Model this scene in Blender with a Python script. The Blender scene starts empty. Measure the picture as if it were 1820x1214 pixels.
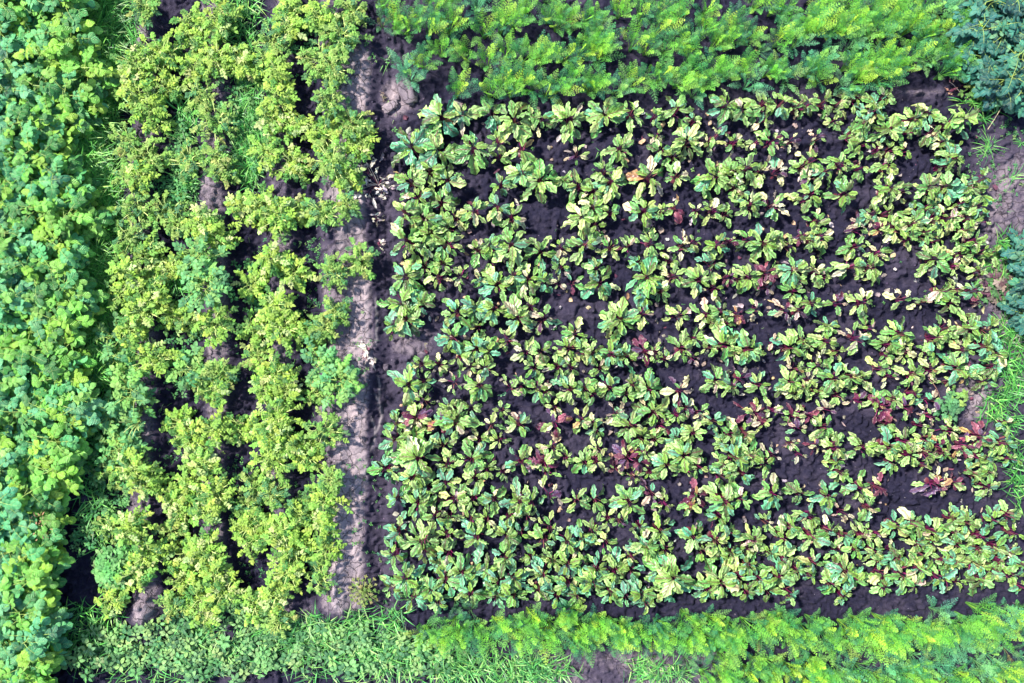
import bpy, math
import numpy as np
R = math.radians
rng = np.random.default_rng(7)
C = bpy.context.scene.collection
SC = bpy.context.scene

# ---------------------------------------------------------------- camera, light, exposure
HC = 7.0                                   # drone height over the beds
PPM = 200.0                                # photo pixels per metre of ground
cam_d = bpy.data.cameras.new('camera'); cam = bpy.data.objects.new('camera', cam_d); C.objects.link(cam)
cam.location = (0, 0, HC); cam.rotation_euler = (0, 0, 0)
cam_d.sensor_width = 36; cam_d.lens = 36*HC/(1820/PPM); cam_d.clip_end = 500
SC.camera = cam
SUN_EL, SUN_AZ = R(52), R(300)             # azimuth clockwise from +Y (top of the picture)
w = bpy.data.worlds.new("World"); SC.world = w; w.use_nodes = True
wn = w.node_tree.nodes; wl = w.node_tree.links
sky = wn.new('ShaderNodeTexSky'); sky.sky_type = 'NISHITA'; sky.sun_disc = False
sky.sun_elevation = SUN_EL; sky.sun_rotation = SUN_AZ
wl.new(sky.outputs[0], wn['Background'].inputs[0]); wn['Background'].inputs[1].default_value = 0.12
sd = bpy.data.lights.new('sun', 'SUN'); sun = bpy.data.objects.new('sun', sd); C.objects.link(sun)
sd.energy = 4.6; sd.angle = R(4); sd.color = (1, .94, .82)
sun.rotation_euler = (math.pi/2 - SUN_EL, 0, math.pi - SUN_AZ)   # checked below
from mathutils import Vector
_dir = Vector((math.sin(SUN_AZ)*math.cos(SUN_EL), math.cos(SUN_AZ)*math.cos(SUN_EL), math.sin(SUN_EL)))
sun.rotation_euler = _dir.to_track_quat('Z', 'Y').to_euler()
sun.location = _dir*30
vs = SC.view_settings; vs.view_transform = 'Standard'; vs.look = 'None'; vs.gamma = 1; vs.exposure = 1.1

def gx(px, h=0.0): return (px - 910)/PPM*(HC - h)/HC
def gy(py, h=0.0): return (607 - py)/PPM*(HC - h)/HC
# ---------------------------------------------------------------- where things grow, read off in picture tiles
# tile: x0, y0, scale; entries: x y reach kind
BEET_TILES = [
(660,150,4.667,"""590 300 240 b;760 270 140 y;350 540 210 b;560 570 190 g;850 560 180 g;1000 270 130 g;1180 320 190 g;1330 290 110 y;1250 560 170 y;1050 500 110 g;1060 610 100 y;1700 590 110 w;1630 320 190 g;1400 310 110 g;1540 290 90 y;1070 850 110 g;1390 820 210 g;1250 760 140 g;1710 860 150 g;1590 810 100 y;640 820 150 g;500 740 150 b;340 820 150 g;400 960 140 g;590 1000 160 g;290 1080 150 g;450 1130 150 g;700 1110 120 y;860 1070 150 g;1050 1040 120 g;1160 1120 140 g;640 1190 120 g;1740 1120 160 g"""),
(1040,150,4.667,"""150 280 200 g;370 270 130 g;560 300 90 g;740 230 150 g;880 320 80 g;270 560 160 g;620 560 110 g;820 500 170 b;590 430 80 y;720 610 100 g;510 790 210 y;200 830 170 g;140 740 100 g;740 780 120 y;1050 790 190 g;1010 500 100 y;1060 460 110 w;1150 200 170 b;1270 240 130 g;1210 500 120 y;1450 200 140 g;1600 190 130 g;1740 200 110 y;1460 300 100 y;1520 490 150 w;1400 500 90 y;1680 480 120 w;1300 720 150 g;1430 740 110 y;1560 740 120 w;1770 700 110 y;1180 750 120 g;1230 860 110 y;990 860 100 y;470 1070 170 g;190 1080 100 g;50 1040 120 b;60 900 110 g;620 1070 80 g;730 1040 110 r;1040 1060 150 y;900 1060 90 y;1150 1090 100 y;1330 1010 150 g;1530 1020 140 w;1780 970 110 y;1270 920 80 g;80 1180 120 y"""),
(1420,150,4.667,"""20 200 110 g;170 180 150 y;290 190 120 y;460 120 120 g;560 200 120 g;680 130 110 g;580 270 150 b;690 400 160 g;500 330 130 b;380 440 150 y;260 330 80 g;110 470 110 w;460 520 120 g;910 310 140 g;1030 260 110 g;1180 350 160 g;1290 320 140 g;870 400 100 b;1060 430 110 g;1160 500 130 g;1240 560 100 y;720 560 110 g;620 560 90 y;850 560 100 y;690 680 130 y;1220 640 140 b;1140 700 110 g;80 650 150 y;300 680 120 y;470 700 120 y;180 740 110 g;60 780 100 w;60 930 160 g;330 930 140 g;690 890 140 g;800 910 90 y;1010 880 150 g;1160 870 130 g;1360 880 150 b;1460 930 130 g;1450 800 110 b;1080 930 100 y;1290 1010 120 y;1440 1030 130 b;1040 1030 100 b;910 1060 100 g;590 1080 100 b;700 1080 110 y;120 1150 130 y;470 1150 80 w;570 1140 100 w;730 1170 110 y;900 1160 130 g;1080 1130 120 g;1200 1130 130 y;1350 1120 110 g;1480 1140 110 y"""),
(660,390,4.667,"""310 190 180 g;500 120 140 g;640 220 140 g;440 230 110 y;890 270 130 g;1160 230 180 g;990 230 120 g;1400 280 150 g;1560 240 90 y;1760 230 150 g;300 480 170 g;560 490 150 y;600 370 110 b;450 400 110 g;740 480 110 y;900 510 90 y;1050 540 190 b;1300 500 160 g;1180 470 110 b;1180 330 100 g;1420 520 110 g;1550 540 90 w;1660 530 120 w;1560 410 100 g;270 700 240 b;420 700 120 b;300 830 180 g;190 880 120 b;720 770 170 b;860 740 130 g;1020 750 150 g;1210 820 170 g;1320 730 130 y;1420 830 150 w;680 980 160 b;730 1120 140 y;880 1070 140 g;960 1090 130 b;880 900 90 g;1130 1000 110 y;1280 1100 120 y;1400 1090 110 g;1630 1070 150 y;1740 1100 110 y;1680 950 120 b"""),
(1040,390,4.667,"""190 250 120 y;350 240 110 w;520 210 140 y;780 240 140 w;880 200 80 y;1060 220 130 b;1180 190 80 r;1320 180 110 g;1450 210 170 g;1560 170 100 y;1680 220 110 y;1770 150 90 r;110 540 160 b;80 420 110 b;490 490 210 b;720 480 130 y;540 370 90 y;420 370 80 b;690 350 90 g;610 600 100 g;480 640 110 b;910 510 150 g;1040 370 120 b;1050 570 130 y;1150 490 95 r;1240 500 90 y;1320 490 140 g;1470 450 150 r;1680 430 160 b;1740 510 100 y;1690 600 110 g;1490 560 90 w;280 830 190 g;200 860 120 y;460 790 120 y;760 800 130 y;990 790 130 y;1100 760 100 g;1030 850 90 y;1150 870 110 g;1240 790 90 r;1390 750 100 w;1620 760 120 w;1740 750 120 w;200 1110 140 b;330 1130 110 b;50 1110 110 g;480 1090 150 r;560 1100 90 g;780 1070 160 y;880 990 110 g;1120 1040 180 g;1000 1060 90 y;1210 1100 120 y;1310 1070 150 g;1400 1100 100 y;1650 1060 150 g;1540 1010 90 w;1760 1000 110 g;870 1140 90 w;640 1150 80 g"""),
(1420,390,4.667,"""150 150 150 y;60 190 90 g;450 90 110 w;760 90 140 y;640 90 80 r;870 170 110 y;1000 120 130 g;1100 170 110 y;1330 100 120 y;1400 200 150 g;1470 280 130 y;1580 290 110 y;1060 340 170 g;1290 300 130 y;1250 390 110 y;1450 420 110 y;400 400 170 y;620 280 130 y;560 400 120 g;100 430 140 y;180 480 90 y;600 480 90 y;440 230 100 g;1130 600 130 y;1200 690 130 g;1270 580 110 y;1380 600 110 b;1440 690 90 w;490 690 130 y;280 700 110 w;60 700 110 b;820 670 110 w;990 690 100 w;440 990 140 w;230 890 110 g;200 1010 150 y;60 1050 110 y;300 1100 110 y;560 900 110 y;780 950 140 g;700 1020 110 g;850 1040 100 y;1060 980 140 g;1180 920 130 g;1370 900 140 g;1500 900 150 g;1060 1080 110 y;1310 1080 120 g;1480 1050 130 b;1590 1120 140 b;860 1100 100 y;700 1120 90 y"""),
(660,630,4.667,"""330 240 190 b;450 220 110 g;430 80 100 g;570 80 100 y;690 230 110 w;900 250 150 g;820 90 100 y;940 110 110 y;1150 280 130 w;1240 250 110 y;1380 280 130 g;1440 300 100 r;1350 110 110 g;1540 100 110 g;1650 110 90 g;1640 280 150 g;1760 280 120 g;380 520 170 r;220 560 120 b;370 650 130 y;580 560 110 r;710 540 190 g;660 430 120 g;830 440 110 g;1000 570 120 y;1220 560 130 g;1080 450 80 y;1520 560 160 r;1520 430 100 y;1740 540 110 y;430 380 110 y;400 840 240 g;200 700 150 b;350 1000 150 g;120 940 140 b;600 740 110 g;640 900 120 y;840 850 160 g;900 700 110 y;1060 700 110 y;960 930 110 g;860 1010 120 g;620 1050 120 g;450 1100 120 g;1240 870 160 g;1420 880 160 r;1500 760 120 y;1600 840 100 y;1450 970 120 y;1760 880 110 g;1090 960 80 g"""),
(1040,630,4.667,"""190 270 140 g;110 110 100 g;60 320 110 g;380 240 120 g;320 320 90 g;510 280 140 g;770 290 140 w;1050 210 140 g;1180 250 120 b;1260 200 130 w;1400 240 120 g;1660 220 150 g;1730 130 110 y;1700 310 100 y;1780 270 110 y;360 580 170 g;250 480 110 w;550 470 140 g;620 580 120 r;450 680 110 g;740 490 100 b;930 480 110 w;1030 540 120 b;830 440 90 w;1380 480 150 r;1530 450 90 y;1440 560 100 y;1300 640 130 y;60 560 110 w;80 620 90 b;560 690 100 g;790 820 190 g;880 640 130 g;740 690 110 b;660 900 140 g;820 950 110 y;920 920 100 g;330 840 150 r;80 870 130 y;100 780 100 y;440 880 120 r;470 800 100 g;250 950 90 r;390 1000 100 y;520 960 90 g;1210 830 190 g;1330 820 140 g;1110 900 110 g;1100 1000 110 b;1280 970 130 b;1460 890 120 g;1530 820 100 w;1750 600 110 w;1720 500 130 r;1690 730 60 w;1760 820 90 w;1180 650 110 g;1110 720 80 g"""),
(1420,630,4.667,"""250 190 140 g;120 90 120 y;400 180 120 g;60 210 100 y;500 200 110 y;640 110 100 y;290 330 120 y;140 310 100 y;60 500 130 r;200 450 100 w;720 180 90 w;890 160 120 g;1050 120 130 y;1240 110 160 g;1230 230 100 y;1350 170 100 y;1510 220 100 b;1560 100 130 b;480 380 110 w;600 370 100 g;660 430 130 r;740 360 100 g;910 320 110 g;850 430 130 r;1060 370 120 w;700 560 90 g;1060 500 110 w;960 570 90 g;1220 620 160 y;190 600 120 g;110 750 80 r;250 760 140 g;290 870 120 y;480 750 150 y;680 740 150 g;820 700 120 g;740 880 120 g;860 810 120 g;1010 690 100 g;1010 800 140 y;1130 750 110 r;1160 800 90 b;1310 740 120 r;1450 670 150 r;1670 560 80 b;1640 720 150 b;1500 850 140 b;1700 850 110 b;1420 830 90 g;1540 950 110 g;1000 910 90 y;1410 980 120 b;1250 830 80 y;1100 1060 160 r;1230 1050 110 r;470 1080 130 g;620 1080 130 r;300 960 110 g;1520 1080 120 b"""),
(660,860,4.667,"""400 130 170 g;230 100 110 b;700 110 140 y;850 100 130 g;1020 100 120 g;1230 110 150 g;1330 130 130 g;1470 90 120 w;1700 120 130 y;540 240 120 g;650 260 90 y;820 270 110 b;960 270 110 g;1140 250 100 g;1290 260 90 y;430 440 170 g;240 380 130 b;640 400 130 g;880 410 150 b;1120 400 150 g;1230 390 110 b;1430 440 130 g;1480 360 120 y;1620 450 130 g;1740 420 120 b;1700 520 110 g;200 560 140 b;450 540 110 g;640 550 130 g;300 740 180 b;620 760 180 b;560 640 110 b;760 700 150 b;880 700 130 b;360 900 160 b;500 850 130 b;560 950 120 b;180 840 120 b;830 870 140 b;1070 770 200 b;960 690 120 b;1180 740 140 b;1040 890 140 b;1180 900 110 b;1120 590 120 b;1380 840 130 b;1420 720 160 b;1620 640 140 b;1500 620 110 g;1620 790 150 b;1540 900 120 b;1700 900 120 g;1760 780 110 g;1330 590 100 b"""),
(1040,860,4.667,"""340 120 160 g;70 120 120 g;540 70 120 w;640 140 110 y;900 80 160 r;850 150 100 y;1120 120 170 g;1260 100 120 g;1090 250 110 g;1510 60 160 g;1740 60 110 g;60 370 130 g;180 270 90 g;280 290 90 w;160 460 120 y;480 480 140 g;440 330 100 b;600 360 140 b;870 410 150 b;1050 440 140 g;1180 400 110 g;1360 440 140 g;1480 300 90 b;1610 420 140 g;1660 330 110 b;1320 520 110 y;1500 540 90 g;90 680 150 b;50 780 140 b;240 700 150 b;370 590 90 y;370 700 120 b;200 860 130 b;320 900 110 b;460 890 140 b;600 700 140 b;710 740 220 b;650 860 140 b;490 960 100 b;520 530 110 g;660 540 100 y;1100 790 200 g;1240 740 140 b;1000 850 140 g;1310 860 110 b;1560 730 180 b;1400 750 130 b;1500 860 120 b;1660 880 110 b;1710 680 120 b;1320 640 120 g;1620 600 120 g;960 540 120 y;1080 560 120 g;1190 560 110 b"""),
(1420,860,4.667,"""190 80 150 b;330 220 110 w;520 170 110 g;60 250 100 b;60 410 140 b;200 360 120 g;330 400 110 b;480 400 120 g;600 400 120 y;770 340 130 b;900 310 120 g;1050 370 150 g;1220 270 110 g;1330 290 150 b;1230 370 110 g;1460 420 130 g;1560 280 120 b;1700 240 130 b;1720 380 110 b;950 480 120 g;1080 480 130 y;1270 480 130 g;1440 520 130 b;1590 510 120 b;1700 560 120 b;90 640 120 g;300 540 110 b;430 510 110 b;580 540 100 b;330 690 170 b;410 760 150 g;230 800 120 b;640 730 140 y;620 620 100 b;800 600 110 b;740 530 90 w;800 720 150 g;970 680 150 b;990 560 110 b;1160 620 110 b;900 810 130 g;1100 740 150 b;1240 780 140 y;1250 620 120 b;1440 650 150 g;1450 760 140 b;1560 700 140 y;1620 620 110 b;1690 720 130 b;340 900 100 b;650 820 110 g;60 720 90 b;1780 640 110 b;1780 820 80 b"""),
]
BEET_ROWS = ((750, [216,266,325,385,437,493,548,619,681,741,810,884,954,1019]),
             (1200, [208,257,319,379,441,497,559,621,688,745,806,881,954,1025]),
             (1650, [188,236,294,343,403,467,530,597,660,722,790,870,938,1010]))
POTATO_TILES = [
(180,0,2.688,"""230 60 100 g;430 110 90 y;440 180 80 y;590 90 110 y;560 150 70 y;290 270 120 y;180 320 100 y;200 470 120 y;260 560 90 y;320 420 90 y;90 410 90 g;570 300 110 y;690 330 80 y;460 330 80 y;640 260 70 y;490 470 90 g;560 590 120 g;150 690 100 g;240 760 110 g;430 780 120 g;570 760 90 g;910 70 90 y;900 140 80 y;1050 100 80 y;1200 60 100 g;1160 190 120 g;830 210 90 g;800 300 80 g;1060 300 130 g;850 360 90 y;1120 350 110 g;850 480 100 y;810 580 80 y;900 600 80 y;1110 500 100 g;1060 640 120 y;1210 600 120 g;1240 690 80 y;800 730 90 y;920 790 110 y;1120 790 120 g"""),
(180,300,2.688,"""150 40 80 g;210 50 80 y;600 20 90 g;310 210 130 g;370 260 100 g;190 190 110 g;150 340 110 g;240 420 110 y;330 480 100 y;560 330 90 y;500 260 90 y;500 440 110 b;540 560 120 b;160 500 100 y;240 580 110 y;120 600 90 y;230 680 110 y;170 760 100 y;340 700 90 y;60 800 70 b;430 740 90 g;560 740 110 y;780 180 110 y;860 240 120 y;680 190 80 y;930 210 80 y;1180 40 80 y;1070 220 110 g;1190 190 70 g;830 440 80 y;930 500 90 y;730 550 90 y;850 650 100 y;880 760 120 y;740 770 90 y;1000 790 80 y;1250 440 110 g;1120 500 90 g;1130 680 80 g;1080 760 80 g"""),
(180,600,2.688,"""80 80 90 b;260 100 130 y;180 260 110 b;60 370 80 b;490 180 130 g;430 150 80 b;560 240 90 y;590 170 80 g;740 90 90 g;840 170 110 y;800 230 90 y;890 250 80 y;1060 120 90 b;1150 200 110 b;1020 260 70 g;850 370 120 y;380 420 90 y;430 490 110 y;560 440 90 y;670 440 90 y;820 470 80 y;900 500 110 y;830 570 100 y;980 560 100 y;1080 440 110 g;190 400 110 s;100 520 100 b;190 620 120 y;60 640 90 g;240 700 80 y;500 600 90 y;430 720 120 y;560 740 110 y;360 780 90 y;740 710 110 g;700 790 80 g;830 740 80 g;1110 660 80 g;1080 760 110 y;950 810 70 g"""),
(180,900,2.688,"""60 100 90 g;170 90 110 y;390 20 90 y;520 10 80 y;240 220 110 y;330 120 80 g;420 230 100 y;520 200 110 y;190 300 90 y;720 90 100 y;720 160 90 y;870 110 110 y;930 200 120 y;900 300 110 y;950 40 90 y;1070 70 80 y;1080 200 70 y;1060 340 100 g;560 300 90 y;390 350 110 y;600 400 110 y;480 420 110 y;350 480 100 g;500 500 90 y;740 460 100 y;840 410 90 y;60 440 90 y;860 540 80 g"""),
]
# left bed: right-hand edge of the foliage down the picture
BED_EDGE = ([0,50,100,130,160,200,240,270,290,310,350,400,450,500,550,600,620,660,700,725,760,800,850,900,950,1000,1050,1100,1150,1214],
            [150,155,165,190,185,155,140,120,140,150,170,160,130,150,150,150,140,155,130,185,135,145,140,100,112,100,105,95,110,90])
CARROT_TILES = [
(660,0,3.36,1,"""210 190;130 170;60 150 d;180 400 b;300 380;410 320;500 560;460 180;330 200;250 120;670 190;760 170;690 380;560 330;840 150;900 100;1100 150;1050 100;1180 130;1280 110;800 320;900 350;980 340;1040 330;1160 340;1240 300;1310 310;700 560;830 560;760 480;880 480;960 520;1040 560;1100 530;1180 480;1300 530;230 470 b;60 40;350 60;480 60;620 50 b"""),
(1040,0,3.36,1,"""60 120;200 80;330 80;440 60;560 80;60 330;30 250;100 280;280 270;360 300;470 290;560 260;420 180;710 180;720 60;800 230;870 240;900 150;960 220;760 280;1120 60;1010 40;1200 60;1150 250;1180 180;1250 270 b;1300 200;1330 120;60 520;260 510;170 540 b;380 440;440 470;540 500;620 440;630 330;700 490;760 420;840 460;930 440;960 520 b;650 560 b;1080 440;1150 430;1200 480 b;1310 440 b;1020 300 d"""),
(1420,0,3.36,1,"""30 210;60 130;140 170;200 200;280 150;330 130;420 110;270 60;350 230 b;420 200;500 220;580 170;640 190;700 130;720 230;800 200;860 170;900 70 b;930 200;980 210;840 60 b;760 60;560 80;60 440;120 480;150 340 b;300 280 b;280 400;350 440;440 400;480 330;540 380;600 420;660 340;720 380 b;480 480;340 490;240 520 b;820 360;880 330;860 440;940 360;540 20;120 20;420 20"""),
(660,1034,3.36,-1,"""320 280;430 290;500 230;530 300;600 250;660 290;590 180 d;500 120 d;720 240;840 230;880 310;930 190;960 260;1010 300;1060 250;1120 200;1180 330;1240 260;1290 330;1200 170;1330 240"""),
(1040,1034,3.36,-1,"""60 210;130 330;150 240;220 270;260 320;320 270;400 330;420 240;480 300;590 200;580 330;650 260;700 320;720 210;760 290;820 350;850 250;900 290;950 240;800 420;1050 250;1100 200;1180 200;1200 290;1250 340;1290 260;700 540;780 520;850 550;1000 470;960 520;1080 480;1120 560;1200 500;1290 480;1330 550;1050 330 d;600 460 d"""),
(1420,1034,3.36,-1,"""60 220;130 300;200 350;270 260;300 320;340 230;400 260;450 320;480 220;520 330;580 280;620 240;680 290;740 280;780 330;840 310;820 180 b;930 250;980 210;1010 290;1060 160;1100 240;1170 260;1200 160 b;1280 170;1330 230;60 460;30 560;130 520;220 500 b;260 560;340 500;440 560;500 470 b;560 560;620 540;700 500;680 430 b;740 570;800 500 b;860 570;940 540;960 370 b;900 350 b;1060 480 b;1120 430 b;1130 540;1200 500;1280 540;1240 400 d;1330 450 b;1100 350 d"""),
]
# ---------------------------------------------------------------- noise and ground height
def vnoise(x, y, s, seed):
    g = np.random.default_rng(seed).random((128, 128))
    x = np.asarray(x)/s + 500; y = np.asarray(y)/s + 500
    xi = np.floor(x).astype(int); yi = np.floor(y).astype(int)
    fx = x - xi; fy = y - yi; fx = fx*fx*(3-2*fx); fy = fy*fy*(3-2*fy)
    a = g[xi % 128, yi % 128]; b = g[(xi+1) % 128, yi % 128]
    c = g[xi % 128, (yi+1) % 128]; d = g[(xi+1) % 128, (yi+1) % 128]
    return (a*(1-fx)+b*fx)*(1-fy) + (c*(1-fx)+d*fx)*fy
def fbm(x, y, s, seed, n=4, gain=.55):
    t = 0; a = 1; tot = 0
    for i in range(n):
        t = t + a*vnoise(x, y, s/2**i, seed+i); tot += a; a *= gain
    return t/tot
def smooth(a, b, x):
    t = np.clip((np.asarray(x, float)-a)/(b-a), 0, 1); return t*t*(3-2*t)
def row_y(i, px):
    xs = [r[0] for r in BEET_ROWS]; ys = [r[1][i] for r in BEET_ROWS]
    px = np.asarray(px, float)
    return np.where(px < xs[1], ys[0]+(px-xs[0])*(ys[1]-ys[0])/(xs[1]-xs[0]), ys[1]+(px-xs[1])*(ys[2]-ys[1])/(xs[2]-xs[1]))
def ridge_c(py): return 630 + 18*np.cos((py-40)/150.)*smooth(500, 100, py) - 10*np.sin(py/130.)
POT_COLS = (262, 388, 502, 592)
def soil(x, y):
    """height and painted paleness (dry crust plus sunlight) of the soil at ground metres"""
    px = 910 + x*PPM; py = 607 - y*PPM
    wob = 14*(vnoise(x, y, .7, 3)-.5)
    pc = ridge_c(py) + wob
    inframe = smooth(-400, 0, px)*smooth(2300, 1900, px)*smooth(-400, 0, py)*smooth(1700, 1300, py)
    path = np.exp(-(np.abs(px-pc)/36)**3)*.075*smooth(20, 120, py)*smooth(1150, 1060, py)
    trench = -np.exp(-((px-pc-58)/24)**2)*.035*smooth(60, 160, py)*smooth(1120, 1050, py)
    beet = smooth(690, 725, px)*smooth(1760, 1700, px)
    d = np.full(np.shape(px), 1e9)
    for i in range(14): d = np.minimum(d, np.abs(py - row_y(i, px)))
    bz = beet*.042*(np.exp(-(d/17)**2)-.3)*smooth(180, 205, py)*smooth(1060, 1035, py)
    pot = smooth(640, 610, px)*smooth(1130, 1060, py)
    pz = 0
    for c in POT_COLS: pz = pz + np.exp(-((px-c-wob*1.5)/24)**2)*.10
    pz = pz*pot
    lb = smooth(215, 150, px)*.08
    # shallow lip above the first beetroot row at the right
    lip = .05*np.exp(-((py-163-.03*(px-1600)+wob)/9)**2)*smooth(1540, 1590, px)*smooth(1720, 1670, px)
    mound = .12*np.exp(-(((px-262)/20)**2 + ((py-1092)/28)**2)) + .08*np.exp(-(((px-410)/16)**2+((py-1120)/22)**2)) + .07*np.exp(-(((px-545)/40)**2+((py-1090)/30)**2))
    big = .05*(fbm(x, y, .9, 11, 3)-.5)
    clod = .050*(fbm(x, y, .16, 21, 4, .62)-.5) + .020*(fbm(x, y, .035, 31, 2, .6)-.5)
    clod = clod + .12*np.maximum(0, vnoise(x, y, .055, 61)-.60) + .08*np.maximum(0, vnoise(x, y, .03, 62)-.58)
    clod = clod*(1-.45*smooth(.05, .085, path))
    z = (path+trench+bz+pz+lb+lip+mound)*inframe + big + clod
    pan = smooth(.035, .075, path) + smooth(1690, 1790, px)*smooth(150, 330, py)*smooth(900, 500, py)*.55 + smooth(.02, .08, pz)*.60 \
        + smooth(1120, 1180, py)*smooth(880, 960, px)*smooth(1330, 1250, px)*.6 + mound*4 + lip*9 \
        + smooth(60, 20, np.hypot(px-745, (py-608)*1.3))*.5 + smooth(50, 10, np.hypot(px-712, py-175))*.8 + smooth(70, 10, np.hypot(px-1720, py-710))*.6
    dry_lit = np.clip(pan*.85*(.6+.8*fbm(x, y, .25, 41, 3)) + .62*(fbm(x, y, .30, 51, 5, .65)-.42) + .22*np.exp(-((px-pc-60)/30)**2)*inframe, 0, 1)  # paleness: dry crust, plus sunlit ridge and hills painted lighter
    return z, dry_lit
def gz(x, y): return soil(np.asarray(x, float), np.asarray(y, float))[0]

# ---------------------------------------------------------------- mesh accumulator
class Acc:
    def __init__(s): s.V = []; s.F = []; s.Cc = []; s.L = []; s.n = 0
    def add(s, V, F, col, lf):
        V = V.reshape(-1, 3); s.V.append(V); s.F.append(F + s.n); s.Cc.append(col.reshape(-1, 4)); s.L.append(lf.reshape(-1, 3)); s.n += len(V)
    def build(s, name, mat, parent=None, origin=(0, 0, 0)):
        me = bpy.data.meshes.new(name)
        V = np.concatenate(s.V) - np.array(origin); F = np.concatenate(s.F)
        me.vertices.add(len(V)); me.vertices.foreach_set('co', V.astype(np.float32).ravel())
        me.loops.add(F.size); me.polygons.add(len(F))
        me.polygons.foreach_set('loop_start', np.arange(0, F.size, 4, dtype=np.int32))
        me.loops.foreach_set('vertex_index', F.astype(np.int32).ravel())
        me.polygons.foreach_set('use_smooth', np.ones(len(F), bool))
        a = me.attributes.new('Col', 'FLOAT_COLOR', 'POINT'); a.data.foreach_set('color', np.concatenate(s.Cc).astype(np.float32).ravel())
        a = me.attributes.new('lf', 'FLOAT_VECTOR', 'POINT'); a.data.foreach_set('vector', np.concatenate(s.L).astype(np.float32).ravel())
        me.update(calc_edges=True)
        o = bpy.data.objects.new(name, me); me.materials.append(mat); C.objects.link(o)
        if parent is not None: o.parent = parent
        else: o.location = origin
        return o
def nrm(a): return a/np.maximum(np.linalg.norm(a, axis=-1, keepdims=True), 1e-9)
def grid_faces(n, nu, nv):
    i, j = np.meshgrid(np.arange(nu), np.arange(nv), indexing='ij')
    q = np.stack([i*(nv+1)+j, (i+1)*(nv+1)+j, (i+1)*(nv+1)+j+1, i*(nv+1)+j+1], -1).reshape(-1, 4)
    return (q[None] + (np.arange(n)*(nu+1)*(nv+1))[:, None, None]).reshape(-1, 4)
def leaves(acc, P, D, N, L, W, col, prof, nu=6, nv=4, curl=.3, cup=.1, wave=0., freq=18., jag=0., stress=None, tw=0.):
    """a batch of leaf blades: base P, direction D, face normal N"""
    n = len(P); D = nrm(D); S = nrm(np.cross(N, D)); N = np.cross(D, S)
    L = np.broadcast_to(L, (n,)); W = np.broadcast_to(W, (n,)); curl = np.broadcast_to(curl, (n,)); cup = np.broadcast_to(cup, (n,))
    u = np.linspace(0, 1, nu+1)[None, :, None]; v = np.linspace(-1, 1, nv+1)[None, None, :]
    ph = rng.random((n, 1, 1))*6.28; ph2 = rng.random((n, 1, 1))*6.28
    wv = np.interp(np.linspace(0, 1, nu+1), *prof)[None, :, None]
    L_, W_, c_, k_ = [a[:, None, None] for a in (L, W, curl, cup)]
    jg = 1 + jag*(np.sin(freq*1.7*u + ph + 2*np.sign(v)) + .6*np.sin(freq*3.1*u+ph2))*np.abs(v)
    lat = v*wv*W_/2*jg
    hgt = -c_*L_*u**2 + k_*W_*v**2*wv + wave*W_*v**2*np.sin(freq*u + ph + 1.5*np.sign(v)) + .35*wave*W_*np.sin(7*u+ph2)
    if np.any(tw): lat, hgt = lat, hgt + tw*v*wv*W_*np.sin(ph)*u
    al = L_*(u*(1-.35*np.abs(c_)*u)) + 0*v
    V = P[:, None, None]+D[:, None, None]*al[..., None]+S[:, None, None]*(lat+0*u)[..., None]+N[:, None, None]*(hgt+0*v)[..., None]
    cc = np.broadcast_to(col[:, None, None, :], V.shape[:-1]+(4,))
    lf = np.stack(np.broadcast_arrays(u, (v+1)/2, (np.zeros(n) if stress is None else stress)[:, None, None]), -1)
    acc.add(V, grid_faces(n, nu, nv), cc, lf)
def tubes(acc, P0, P1, P2, r0, r1, col, seg=4):
    n = len(P0); t = np.linspace(0, 1, seg+1)[None, :, None]
    Cn = (1-t)**2*P0[:, None]+2*t*(1-t)*P1[:, None]+t*t*P2[:, None]
    T = nrm(np.gradient(Cn, axis=1)); A = nrm(np.cross(T, np.array([.13, .21, 1.]))); B = np.cross(T, A)
    r = (np.broadcast_to(r0, (n,))[:, None]*(1-t[..., 0])+np.broadcast_to(r1, (n,))[:, None]*t[..., 0])[..., None, None]
    ang = np.linspace(0, 2*np.pi, 5)[None, None, :, None]
    V = Cn[:, :, None]+r*(A[:, :, None]*np.cos(ang)+B[:, :, None]*np.sin(ang))
    cc = np.broadcast_to(col[:, None, None, :], V.shape[:-1]+(4,))
    acc.add(V, grid_faces(n, seg, 4), cc, np.zeros(V.shape))
def az_dir(a, pitch): return np.stack([np.cos(a)*np.cos(pitch), np.sin(a)*np.cos(pitch), np.sin(pitch)], -1)
def rn(n, s=1.): return rng.normal(0, s, n)
UP = np.array([0, 0, 1.])
def tiltN(n, s): return nrm(np.stack([rn(n, s), rn(n, s), np.ones(n)], -1))

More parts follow.
